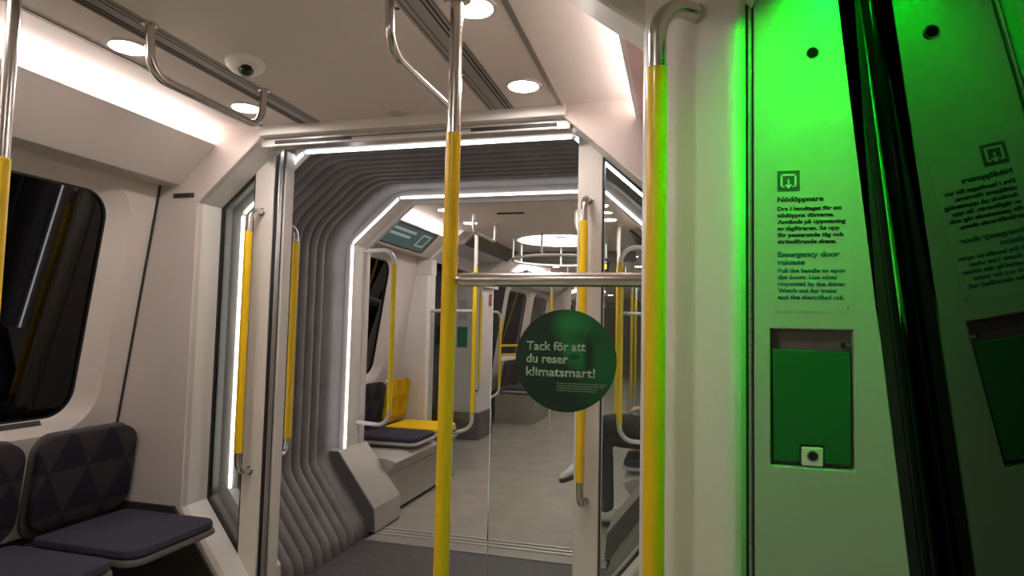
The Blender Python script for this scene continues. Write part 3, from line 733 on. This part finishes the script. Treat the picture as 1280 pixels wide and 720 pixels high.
def back_pad(bm, s, y0, y1, z0, z1, thick, xoff, r=.07, curve=.018):
    """upholstered back: an outline in (y,z), swept to follow a gently dished leaning surface"""
    H = rrect(y0, y1, z0, z1, r, 7); cy, cz = (y0+y1)/2, (z0+z1)/2
    def X(y, z, d):
        u = (y-cy)/((y1-y0)/2); v = (z-z0)/(z1-z0)
        return s*(xoff-d - .12*(z-z0) + curve*(1-u*u)*0 - curve*u*u + .02*(1-v)**2*0)
    rows = []
    for sc, d in ((.97, 0), (1, .008), (1, thick-.014), (.985, thick-.004), (.93, thick), (.65, thick+.004), (.3, thick+.004)):
        rows.append([bm.verts.new((X(cy+(y-cy)*sc, cz+(z-cz)*sc, d), cy+(y-cy)*sc, cz+(z-cz)*sc)) for y, z in H])
    n2 = len(H)
    for a, b in zip(rows, rows[1:]):
        for i in range(n2): bm.faces.new((a[i], a[(i+1) % n2], b[(i+1) % n2], b[i]))
    bm.faces.new(rows[0][::-1]); bm.faces.new(rows[-1]); return bm
def seat(s, yc, label, group, mb, mc, msh, name='train_seat', mirror=False):
    y0, y1 = yc-.222, yc+.222
    t = thing(name, label, 'seat', (s*1.0, yc, .36), group)
    def fx(bm):
        if s > 0: return bm
        for v in bm.verts: v.co.x = -v.co.x
        return bm
    # built on +X side facing -X, mirrored for the left
    bm = B(); cushion(bm, -.0, .001, 0, .001, 0, .001) if False else None
    c = B(); cushion(c, -1.205, -.735, y0+.006, y1-.020, .418, .452)
    if s > 0:
        for v in c.verts: v.co.x = -v.co.x
    obj('cushion', c, mc, t)
    sh = B(); cushion(sh, -1.225, -.728, y0, y1-.014, .392, .420, dome=0)
    if s > 0:
        for v in sh.verts: v.co.x = -v.co.x
    so = obj('shell', sh, msh, t)
    b = B(); back_pad(b, s, y0+.008, y1-.008, .455, .806, .034, 1.262); obj('backrest', b, mb, t)
    b = B(); back_pad(b, s, y0, y1, .420, .815, .016, 1.285, r=.08); obj('back_shell', b, msh, t)
    b = B(); 
    for yy in (yc-.12, yc+.12): prism_y(b, [(s*1.33, .30), (s*1.33, .39), (s*.80, .39), (s*.80, .372)], yy-.015, yy+.015)
    obj('bracket', b, msh, t, smooth=False)
    return t
seat(-1, 2.016, 'dark blue seat with triangle pattern beside the gangway end wall', 'dark seats under the left window', NAVY, NAVYP, SHELL)
seat(-1, 1.540, 'dark blue seat cut by the left picture edge under the window', 'dark seats under the left window', NAVY, NAVYP, SHELL)
SHELLF = mat('seat_shell_pale', (.42, .40, .37), .45)
GF = 'seats of the next car beyond the gangway'
seat(-1, 4.375, 'grey-blue seat just past the far portal, beside a yellow seat', GF, NAVY, NAVYP, SHELLF)
seat(-1, 4.840, 'bright yellow seat past the gangway on the left', GF, YFAB, YFABP, SHELLF)
seat(1, 4.16, 'dark seat of the next car on which the person sits', GF, NAVY, NAVYP, SHELLF)
seat(1, 4.66, 'empty yellow seat of the next car beside the seated person', GF, YFAB, YFABP, SHELLF)
def bench(s, y0, y1, label):
    t = thing('seat_plinth', label, 'bench base', (s*1.0, (y0+y1)/2, 0), 'steel bases under the seats of the next car')
    def q(P): return [(s*x, z) for x, z in P]
    bm = B(); prism_y(bm, q([(1.30, .03), (.75, .03), (.80, .245), (1.30, .245)]), y0, y1); obj('plinth_box', bm, BENCH, t, bev=.004)
    bm = B(); prism_y(bm, q([(1.30, .245), (.80, .245), (.735, .345), (.80, .372), (1.30, .372)]), y0+.02, y1); obj('beam', bm, SHELLF, t, bev=.010, seg=3)
    bm = B(); prism_y(bm, q([(1.30, 0), (.775, 0), (.775, .03), (1.30, .03)]), y0, y1); obj('toe_kick', bm, BLACK, t, smooth=False)
    for yy in (y0+.14, y0+.46):
        bm = B(); disc(bm, (s*.762, yy, .30), (-s*.84, 0, -.54), .009, .004, 14); obj('bolt', bm, STEEL, t)
bench(-1, YP+.02, 5.08, 'beige steel seat base along the left wall past the portal')
bench(1, YP+.02, 5.08, 'beige steel seat base under the seated person')

# ------------------------------------------------------------------ next car: display, ceiling, vestibule
t = thing('display', 'dark information display on the slanted fascia of the next car', 'screen', (-.96, 4.47, 1.84))
def onf(u, y, d):                               # u 0..1 up the fascia, d off the face
    x = 1.054+(.877-1.054)*u; z = 1.842+(2.014-1.842)*u; return (-(x-d*.70), y, z-d*.70)
def fascia_slab(u0, u1, y0, y1, d0, d1):
    return hexa(B(), [onf(u0, y0, d0), onf(u0, y1, d0), onf(u1, y1, d0), onf(u1, y0, d0)], [onf(u0, y0, d1), onf(u0, y1, d1), onf(u1, y1, d1), onf(u1, y0, d1)])
obj('bezel', fascia_slab(.10, .95, 4.06, 4.86, -.002, .004), GLOSSB, t, smooth=False)
obj('screen', fascia_slab(.14, .91, 4.09, 4.83, .004, .005), emit('screen_teal', (.05, .085, .08), .45, .012), t, smooth=False)
SCW = emit('screen_text', (.22, .28, .26), .55, .02)
for u0, u1, y0, y1 in ((.68, .78, 4.12, 4.50), (.48, .58, 4.12, 4.46), (.30, .80, 4.62, 4.64), (.30, .36, 4.62, 4.78), (.74, .80, 4.62, 4.78), (.30, .80, 4.76, 4.78)):
    obj('screen_mark', fascia_slab(u0, u1, y0, y1, .005, .0056), SCW, t, smooth=False)

def lamp_rows(ys):
    for y in ys:
        for s in (-1, 1):
            downlight(s*.55, y, 'round ceiling lamp of the next car, %s metre row' % ('left' if s < 0 else 'right'), group='ceiling lamps of the next car')
k = 0
names = ('first', 'second', 'third', 'fourth', 'fifth', 'sixth', 'seventh', 'eighth', 'ninth')
for y in (4.15, 4.70, 7.1, 8.2, 9.3, 10.4, 12.2, 13.6, 15.0):
    for s in (-1, 1): downlight(s*.55, y, '%s round ceiling lamp past the gangway in the %s row' % (names[k], 'window-side' if s < 0 else 'door-side'), group='ceiling lamps of the next car')
    k += 1
bm = B(); box(bm, -.22, -.02, 4.32, 4.36, ZC-.006, ZC+.001); g = obj('air_vent', bm, DARK, smooth=False); tag(g, 'narrow dark vent slot in the next car ceiling', 'vent')
# round ceiling lamp of the vestibule
t = thing('round_ceiling_lamp', 'large round glowing ceiling lamp in the next car vestibule', 'light', (-.02, 5.75, ZC))
bm = B(); lathe(bm, (-.02, 5.75, ZC), [(0, -.022), (.30, -.018), (.40, -.006), (.40, 0), (0, 0)], 56); obj('diffuser', bm, DISCL, t)
bm = B(); lathe(bm, (-.02, 5.75, ZC), [(.40, 0), (.40, -.010), (.43, -.010), (.445, 0)], 56); obj('rim', bm, PAINT, t)
bm = B(); box(bm, .0, .09, 5.40, 5.44, ZC-.024, ZC-.016); obj('sensor', bm, mat('sensor_grey', (.3, .3, .3), .5), t, bev=.003)
# ring rail below it
t = thing('ring_rail', 'curved steel handrail hanging under the round ceiling lamp', 'rail', (-.02, 5.75, 1.86))
cx, cy, R_, zr = -.02, 5.75, .44, 1.885
pth = [(cx+R_*math.cos(a), cy+R_*1.05*math.sin(a), zr) for a in [2*PI*i/48 for i in range(49)]]
bm = B(); tube(bm, pth, .0125, 12, cap=False); obj('ring', bm, CHALK, t)
for a in (20, 100, 160, 200, 260, 340):
    a = math.radians(a); p = (cx+R_*math.cos(a), cy+R_*1.05*math.sin(a))
    bm = B(); tube(bm, [(*p, zr), (*p, ZC)], .010, 12); obj('hanger', bm, CHALK, t)
bm = B(); lathe(bm, (cx, cy, ZC), [(.47, -.10), (.50, -.13), (.53, -.10), (.53, -.09)], 56); obj('lower_hoop', bm, mat('hoop_dark', (.10, .095, .09), .4), t) if False else bm.free()
bm = B(); box(bm, -.62, .62, 6.62, 6.68, 1.97, ZC+.005); structure('beam_vestibule', bm, mat('beam_grey', (.24, .225, .21), .45), 'dark cross beam of the far vestibule', bev=.003)
# straight rail hung along the left of the aisle
def far_rail(y0, y1, x, label):
    t = thing('overhead_rail', label, 'rail', (x, (y0+y1)/2, 1.9), 'steel rails hanging in the next car')
    path = fillet([(x, y0, ZC), (x, y0+.008, 1.935), (x, y1-.008, 1.935), (x, y1, ZC)], .05, 6)
    bm = B(); tube(bm, path, .012, 12); obj('tube', bm, CHALK, t)
    for yy in (y0, y1): bm = B(); disc(bm, (x, yy, ZC), (0, 0, -1), .02, .006, 16); obj('flange', bm, CHALK, t)
far_rail(4.25, 4.80, -.37, 'bent steel rail hanging past the far portal, aisle left')
far_rail(4.25, 4.80, .37, 'bent steel rail hanging past the far portal, aisle right')
far_rail(8.2, 10.8, -.37, 'long steel rail hanging deep in the next car, aisle left')
far_rail(8.2, 10.8, .37, 'long steel rail hanging deep in the next car, aisle right')
# twin poles at the draught screens
def bent_pole(s, label):
    t = thing('grab_pole', label, 'pole', (s*.595, 5.0, .3), 'poles of the next car')
    bm = B(); tube(bm, fillet([(s*.595, 5.00, ZC), (s*.595, 5.00, .415), (s*.765, 5.00, .36)], .10, 8), .016, 16); obj('tube', bm, CHALK, t)
    bm = B(); tube(bm, [(s*.595, 5.00, .54), (s*.595, 5.00, 1.735)], .019, 18); obj('sleeve', bm, YELF, t)
    bm = B(); lathe(bm, (s*.595, 5.00, ZC), [(0, -.012), (.02, -.012), (.034, -.004), (.034, 0), (0, 0)], 20); obj('ceiling_flange', bm, CHALK, t)
bent_pole(-1, 'yellow sleeved pole bent to the left seat base past the portal')
bent_pole(1, 'yellow sleeved pole of the next car seen through the glass at right')
def far_screen(s, label):
    t = thing('glass_screen', label, 'screen', (s*.8, 5.0, .1), 'glass draught screens of the next car')
    bm = B(); box(bm, min(s*.66, s*1.04), max(s*.66, s*1.04), 5.136, 5.142, .40, 1.36); obj('pane', bm, CLEAR, t, smooth=False)
    bm = B(); tube(bm, [(s*.595, 5.02, 1.385), (s*.66, 5.14, 1.385), (s*1.045, 5.14, 1.385)], .016, 14); obj('handrail', bm, CHALK, t)
far_screen(-1, 'glass draught screen with steel rail behind the yellow seat')
far_screen(1, 'glass draught screen with steel rail on the right of the next car')
def far_pillar(n, s, y0, y1, panel):
    t = thing('door_pillar', ('white door pillar %s in the next car, %s' % (('before the doors', 'with green release panel')[panel], ('left side', 'right side')[s > 0])), 'pillar', (s*1.2, y0, 0), 'door pillars of the next car'); t['kind'] = 'structure'
    ix = 1.04 if not panel else 1.10
    bm = B(); prism_z(bm, [(s*x, y) for x, y in ((ix, y1), (ix, y0+.02), (ix+.03, y0), (1.46, y0), (1.46, y1))], .30 if panel else 0, 2.06); obj('casing', bm, PAINT, t, bev=.004)
    bm = B(); ring_y(bm, [(s*x, z) for x, z in ((.74, 2.078), (1.036, 1.838), (1.036, 1.7))], [(s*x, z) for x, z in ((.80, 2.13), (1.4, 2.13), (1.4, 1.7))], y0-.004, y1+.004); obj('arch', bm, PAINT, t, bev=.004)
    if panel:
        bm = B(); prism_z(bm, [(s*x, y) for x, y in ((ix-.015, y1+.02), (ix-.015, y0+.01), (ix+.02, y0-.01), (1.46, y0-.01), (1.46, y1+.02))], .0, .30); obj('base', bm, METALBLK, t, bev=.004)
        bm = B(); box(bm, min(s*1.24, s*1.36), max(s*1.24, s*1.36), y0-.006, y0, 1.02, 1.25); obj('release_flap', bm, mat('far_green', (.01, .20, .08), .4), t, smooth=False)
        bm = B(); box(bm, min(s*1.25, s*1.35), max(s*1.25, s*1.35), y0-.004, y0, 1.33, 1.55); obj('notice', bm, mat('notice_pale', (.55, .52, .55), .4), t, smooth=False)
far_pillar(1, -1, 5.10, 5.22, 0); far_pillar(2, 1, 5.10, 5.22, 0); far_pillar(3, -1, 6.70, 7.20, 1); far_pillar(4, 1, 6.70, 7.20, 1)
G5 = 'yellow handles on the far door pillars'
handle('yellow handle on the front of the far left door pillar', (-1.13, 6.70, 1.72), (-1.13, 6.70, .55), (-1.06, 6.60), ys0=.66, ys1=1.62, m=CHALK, my=YELF, group=G5)
handle('yellow handle on the far side of the pillar before the left doors', (-1.14, 5.22, 1.70), (-1.14, 5.22, .45), (-1.18, 5.31), ys0=.55, ys1=1.60, m=CHALK, my=YELF, group=G5)
# doors of the far vestibule (dark glass leaves)
for s, n in ((-1, 2), (1, 3)):
    bm = B(); prism_y(bm, [(s*(1.475), .0), (s*1.39, 2.0), (s*1.43, 2.0), (s*1.515, 0)], 5.22, 6.70); structure('door_%d' % n, bm, GLOSSB, smooth=False)
    bm = B(); prism_y(bm, [(s*.66, ZC+.02), (s*.80, 1.985), (s*1.45, 1.94), (s*1.45, ZC+.03)], 5.24, 6.60); structure('trim_%d' % (30+n), bm, PAINT, smooth=False)
    bm = B(); hexa(bm, [(s*.655, 5.22, 2.075), (s*.655, 6.64, 2.075), (s*.785, 6.64, 1.975), (s*.785, 5.22, 1.975)], [(s*.67, 5.22, 2.085), (s*.67, 6.64, 2.085), (s*.80, 6.64, 1.985), (s*.80, 5.22, 1.985)])
    t = obj('glossy_board', bm, mat('dark_glossy_header', (.045, .040, .038), .12), bev=.004); tag(t, 'dark glossy slanted panel over the next car doors, %s side' % ('left' if s < 0 else 'right'), 'header panel', 'dark panels over the far doors')
t = thing('door_label', 'small round black sticker with white mark on far door', 'sticker', (-1.40, 5.6, 1.25))
bm = B(); disc(bm, (-1.405, 5.55, 1.30), (1, 0, .04), .07, .004, 28); obj('disc', bm, BLACK, t)
bm = B(); box(bm, -1.402, -1.398, 5.525, 5.575, 1.275, 1.325); obj('mark', bm, PW, t, smooth=False)
# deep bays: pillars between window bays, longitudinal benches and poles
def deep_bench(s, y0, y1, label):
    t = thing('seat_plinth', label, 'bench base', (s*1.0, (y0+y1)/2, 0), 'steel bases under the seats of the next car')
    bm = B(); prism_y(bm, [(s*1.30, 0), (s*.78, 0), (s*.76, .30), (s*.74, .37), (s*1.30, .37)], y0, y1); obj('plinth_box', bm, BENCH, t)
deep_bench(-1, 8.05, 11.1, 'steel seat base deep in the next car along the left windows'); deep_bench(1, 8.05, 11.1, 'steel seat base deep in the next car on the right')
ordn = ('first', 'second', 'third', 'fourth', 'fifth', 'sixth')
for s in (-1, 1):
    p0 = None
    for i in range(6):
        lab = '%s grey-blue seat of the deep bay along the %s windows' % (ordn[i], 'left' if s < 0 else 'right')
        yy = 8.32+i*.48
        if p0 is None: p0 = seat(s, yy, lab, 'seats of the deep bay', NAVY, NAVYP, SHELLF)
        else: dup(p0, (p0.location.x, yy, p0.location.z), lab)
for x, y, l in ((-.50, 7.75, 'yellow pole past the far left door pillar'), (.50, 7.75, 'yellow pole past the far right door pillar'), (-.42, 9.6, 'slim yellow pole deep between the seats, left'), (.42, 9.6, 'slim yellow pole deep between the seats, right'), (-.50, 11.6, 'yellow pole at the deepest vestibule, left'), (.50, 11.6, 'yellow pole at the deepest vestibule, right')):
    pole(l, x, y, 1.70, my=YELF, m=CHALK, rc=.015, rs=.0185, group='poles of the next car', ys0=.45)
t = thing('seat_rail', 'yellow grab rail with two side bars beyond the far left pillar', 'rail', (-1.06, 7.4, .4))
for z in (.92, 1.03): bm = B(); tube(bm, [(-1.06, 7.4, z), (-.86, 7.42, z+.01), (-.82, 7.75, z+.01)], .014, 12); obj('bar', bm, YELF, t)
bm = B(); tube(bm, fillet([(-1.13, 7.19, 1.44), (-1.06, 7.4, 1.44), (-1.06, 7.4, .46), (-1.13, 7.19, .40)], .09, 6), .015, 12); obj('upright', bm, CHALK, t)
bm = B(); tube(bm, [(-1.06, 7.4, .54), (-1.06, 7.4, 1.33)], .0185, 14); obj('sleeve', bm, YELF, t)
for yy in (7.2, 11.2):
    for s in (-1, 1):
        bm = B(); prism_z(bm, [(s*.98, yy), (s*.98, yy+.8), (s*1.46, yy+.8), (s*1.46, yy)], 0, 2.05); structure('wall_%s_block_%d' % ('left' if s < 0 else 'right', int(yy)), bm, WALL) if yy > 10 else bm.free()
t = thing('red_sign', 'small red notice on the next car pillar', 'sign', (-1.08, 7.1, 1.5))
bm = B(); box(bm, -1.088, -1.083, 7.02, 7.10, 1.50, 1.64); obj('plate', bm, mat('sign_red', (.45, .01, .02), .4), t, bev=.002)
# amber destination sign
t = thing('amber_sign', 'small amber lit sign hanging deep in the next car', 'sign', (.17, 7.43, 1.95))
bm = B(); box(bm, .09, .25, 7.40, 7.46, 1.945, 2.05); obj('housing', bm, DARK, t, bev=.003)
bm = B(); box(bm, .115, .225, 7.395, 7.40, 1.965, 2.03); obj('lit_panel', bm, emit('amber', (1.0, .75, .0), 1.2), t, smooth=False)
bm = B(); box(bm, .165, .175, 7.42, 7.44, 2.05, ZC); obj('hanger', bm, DARK, t, smooth=False)

# ------------------------------------------------------------------ the seated person past the gangway
def person():
    t = thing('person', 'person in dark clothes sitting cross-legged past the gangway, white sneaker', 'person', (.95, 4.15, 0))
    V = []; E = []; R = []
    def v(p, r): V.append(p); R.append(r); return len(V)-1
    def e(a, b): E.append((a, b)); return b
    pel = v((1.02, 4.16, .545), .125)
    ab = e(pel, v((1.05, 4.16, .70), .118)); ch = e(ab, v((1.06, 4.16, .90), .128)); up = e(ch, v((1.05, 4.16, 1.02), .095))
    nk = e(up, v((1.035, 4.16, 1.09), .050)); hd = e(nk, v((1.01, 4.16, 1.165), .075)); h2 = e(hd, v((1.005, 4.16, 1.235), .085)); e(h2, v((1.015, 4.16, 1.285), .060))
    # legs: left foot on floor, right leg crossed over it
    l1 = e(pel, v((.95, 4.25, .545), .090)); l2 = e(l1, v((.76, 4.22, .555), .078)); l3 = e(l2, v((.60, 4.17, .545), .062)); l4 = e(l3, v((.605, 4.16, .33), .056)); l5 = e(l4, v((.63, 4.15, .10), .040)); e(l5, v((.585, 4.15, .055), .036))
    r1 = e(pel, v((.95, 4.07, .60), .090)); r2 = e(r1, v((.76, 4.09, .655), .076)); r3 = e(r2, v((.585, 4.12, .655), .060)); r4 = e(r3, v((.555, 4.09, .52), .052)); r5 = e(r4, v((.50, 4.05, .40), .038)); e(r5, v((.475, 4.045, .365), .034))
    for sgn in (-1, 1):
        sh = e(up, v((1.05, 4.16+sgn*.165, 1.0), .060)); el = e(sh, v((1.08, 4.16+sgn*.215, .76), .046)); wr = e(el, v((.905, 4.16+sgn*.07, .745), .030)); pa = e(wr, v((.84, 4.16+sgn*.045, .745), .026))
        for k in range(4):
            q = e(pa, v((.81, 4.16+sgn*.045+(k-1.5)*.018, .752), .0095)); q = e(q, v((.78, 4.16+sgn*.045+(k-1.5)*.019, .742), .0088)); e(q, v((.765-.003*(k % 2), 4.16+sgn*.045+(k-1.5)*.019, .722), .0080))
        q = e(pa, v((.84, 4.16-sgn*.0, .765), .0105)); e(q, v((.81, 4.16-sgn*.008, .770), .0090))
    base = Vector((.95, 4.15, 0))
    me = bpy.data.meshes.new('body'); me.from_pydata([Vector(p)-base for p in V], E, []); me.update()
    o = bpy.data.objects.new('body', me); C.objects.link(o); o.parent = t; WLOC[o.name] = base
    sk = o.modifiers.new('skin', 'SKIN'); sk.use_smooth_shade = True
    for i, r in enumerate(R):
        d = me.skin_vertices[0].data[i]; d.radius = (r, r); d.use_root = (i == 0)
    sb = o.modifiers.new('sub', 'SUBSURF'); sb.levels = 2; sb.render_levels = 2
    dg = bpy.context.evaluated_depsgraph_get(); dg.update()
    m2 = bpy.data.meshes.new_from_object(o.evaluated_get(dg)); o.modifiers.clear(); o.data = m2
    m2.materials.clear()
    for mm in (mat('dark_coat', (.018, .019, .024), .85, noise=.2, nscale=80), mat('dark_trousers', (.020, .022, .026), .85, noise=.2, nscale=60), mat('skin', (.50, .31, .23), .5)): m2.materials.append(mm)
    for p in m2.polygons:
        c = p.center+base; p.use_smooth = True
        p.material_index = 2 if (c.z > 1.075 or (c.x < .89 and c.x > .70 and c.z > .728)) else (1 if (c.z < .62 or c.x < .83) else 0)
    # face: nose, brow, mouth and ears shape the head
    skin = m2.materials[2]
    bm = B(); bmesh.ops.create_uvsphere(bm, u_segments=20, v_segments=14, radius=1)
    for q in bm.verts:
        q.co = Vector((1.035+q.co.x*.092, 4.16+q.co.y*.088, 1.262+q.co.z*.082))
        if q.co.x < .965: q.co.x = .965+(q.co.x-.965)*.2; q.co.z = max(q.co.z, 1.275)
    obj('hair', bm, mat('dark_hair', (.02, .014, .01), .6, bump=.4, bscale=300), t)
    bm = B(); tube(bm, [(.925, 4.16, 1.235), (.905, 4.16, 1.205), (.925, 4.16, 1.195)], .012, 10, [.008, .013, .008]); obj('nose', bm, skin, t)
    bm = B(); tube(bm, [(.932, 4.135, 1.165), (.925, 4.16, 1.163), (.932, 4.185, 1.165)], .005, 8); obj('mouth', bm, mat('lips', (.32, .12, .1), .5), t)
    for sgn in (-1, 1):
        bm = B(); bmesh.ops.create_uvsphere(bm, u_segments=12, v_segments=8, radius=.011); bmesh.ops.translate(bm, verts=bm.verts, vec=(.929, 4.16+sgn*.031, 1.228)); obj('eye', bm, mat('eye_dark', (.03, .025, .02), .2), t)
        bm = B(); bmesh.ops.create_uvsphere(bm, u_segments=12, v_segments=8, radius=1)
        for q in bm.verts: q.co = Vector((1.01+q.co.x*.018, 4.16+sgn*.083+q.co.y*.008, 1.215+q.co.z*.03))
        obj('ear', bm, skin, t)
    def shoe(a, toe, up):
        a = Vector(a); d = (Vector(toe)-a).normalized(); side = Vector(up).cross(d).normalized(); u = d.cross(side).normalized()
        def prof(bm, rows):
            rr = []
            for tt, wd, zl, zh in rows:
                rr.append([bm.verts.new(a+d*tt+side*(wd*math.cos(2*PI*k/16))+u*((zl+zh)/2+(zh-zl)/2*math.sin(2*PI*k/16))) for k in range(16)])
            for p, q in zip(rr, rr[1:]):
                for k in range(16): bm.faces.new((p[k], p[(k+1) % 16], q[(k+1) % 16], q[k]))
            bm.faces.new(rr[0][::-1]); bm.faces.new(rr[-1]); return bm
        sh = obj('shoe', prof(B(), [(-.065, .022, .0, .07), (-.05, .036, -.01, .085), (0, .040, -.01, .085), (.06, .042, -.01, .062), (.12, .046, -.01, .045), (.165, .036, -.008, .034), (.182, .014, 0, .02)]), mat('sneaker_white', (.78, .76, .74), .6), t)
        obj('sole', prof(B(), [(-.07, .026, -.026, -.004), (-.05, .040, -.028, -.002), (.06, .045, -.028, -.002), (.13, .050, -.028, .008), (.172, .040, -.024, .014), (.194, .016, -.014, .012)]), mat('sneaker_black_sole', (.03, .03, .03), .6), sh)
    shoe((.625, 4.15, .028), (.43, 4.13, .028), (0, 0, 1))
    shoe((.500, 4.045, .375), (.40, 4.00, .325), (-.45, 0, .88))
person()
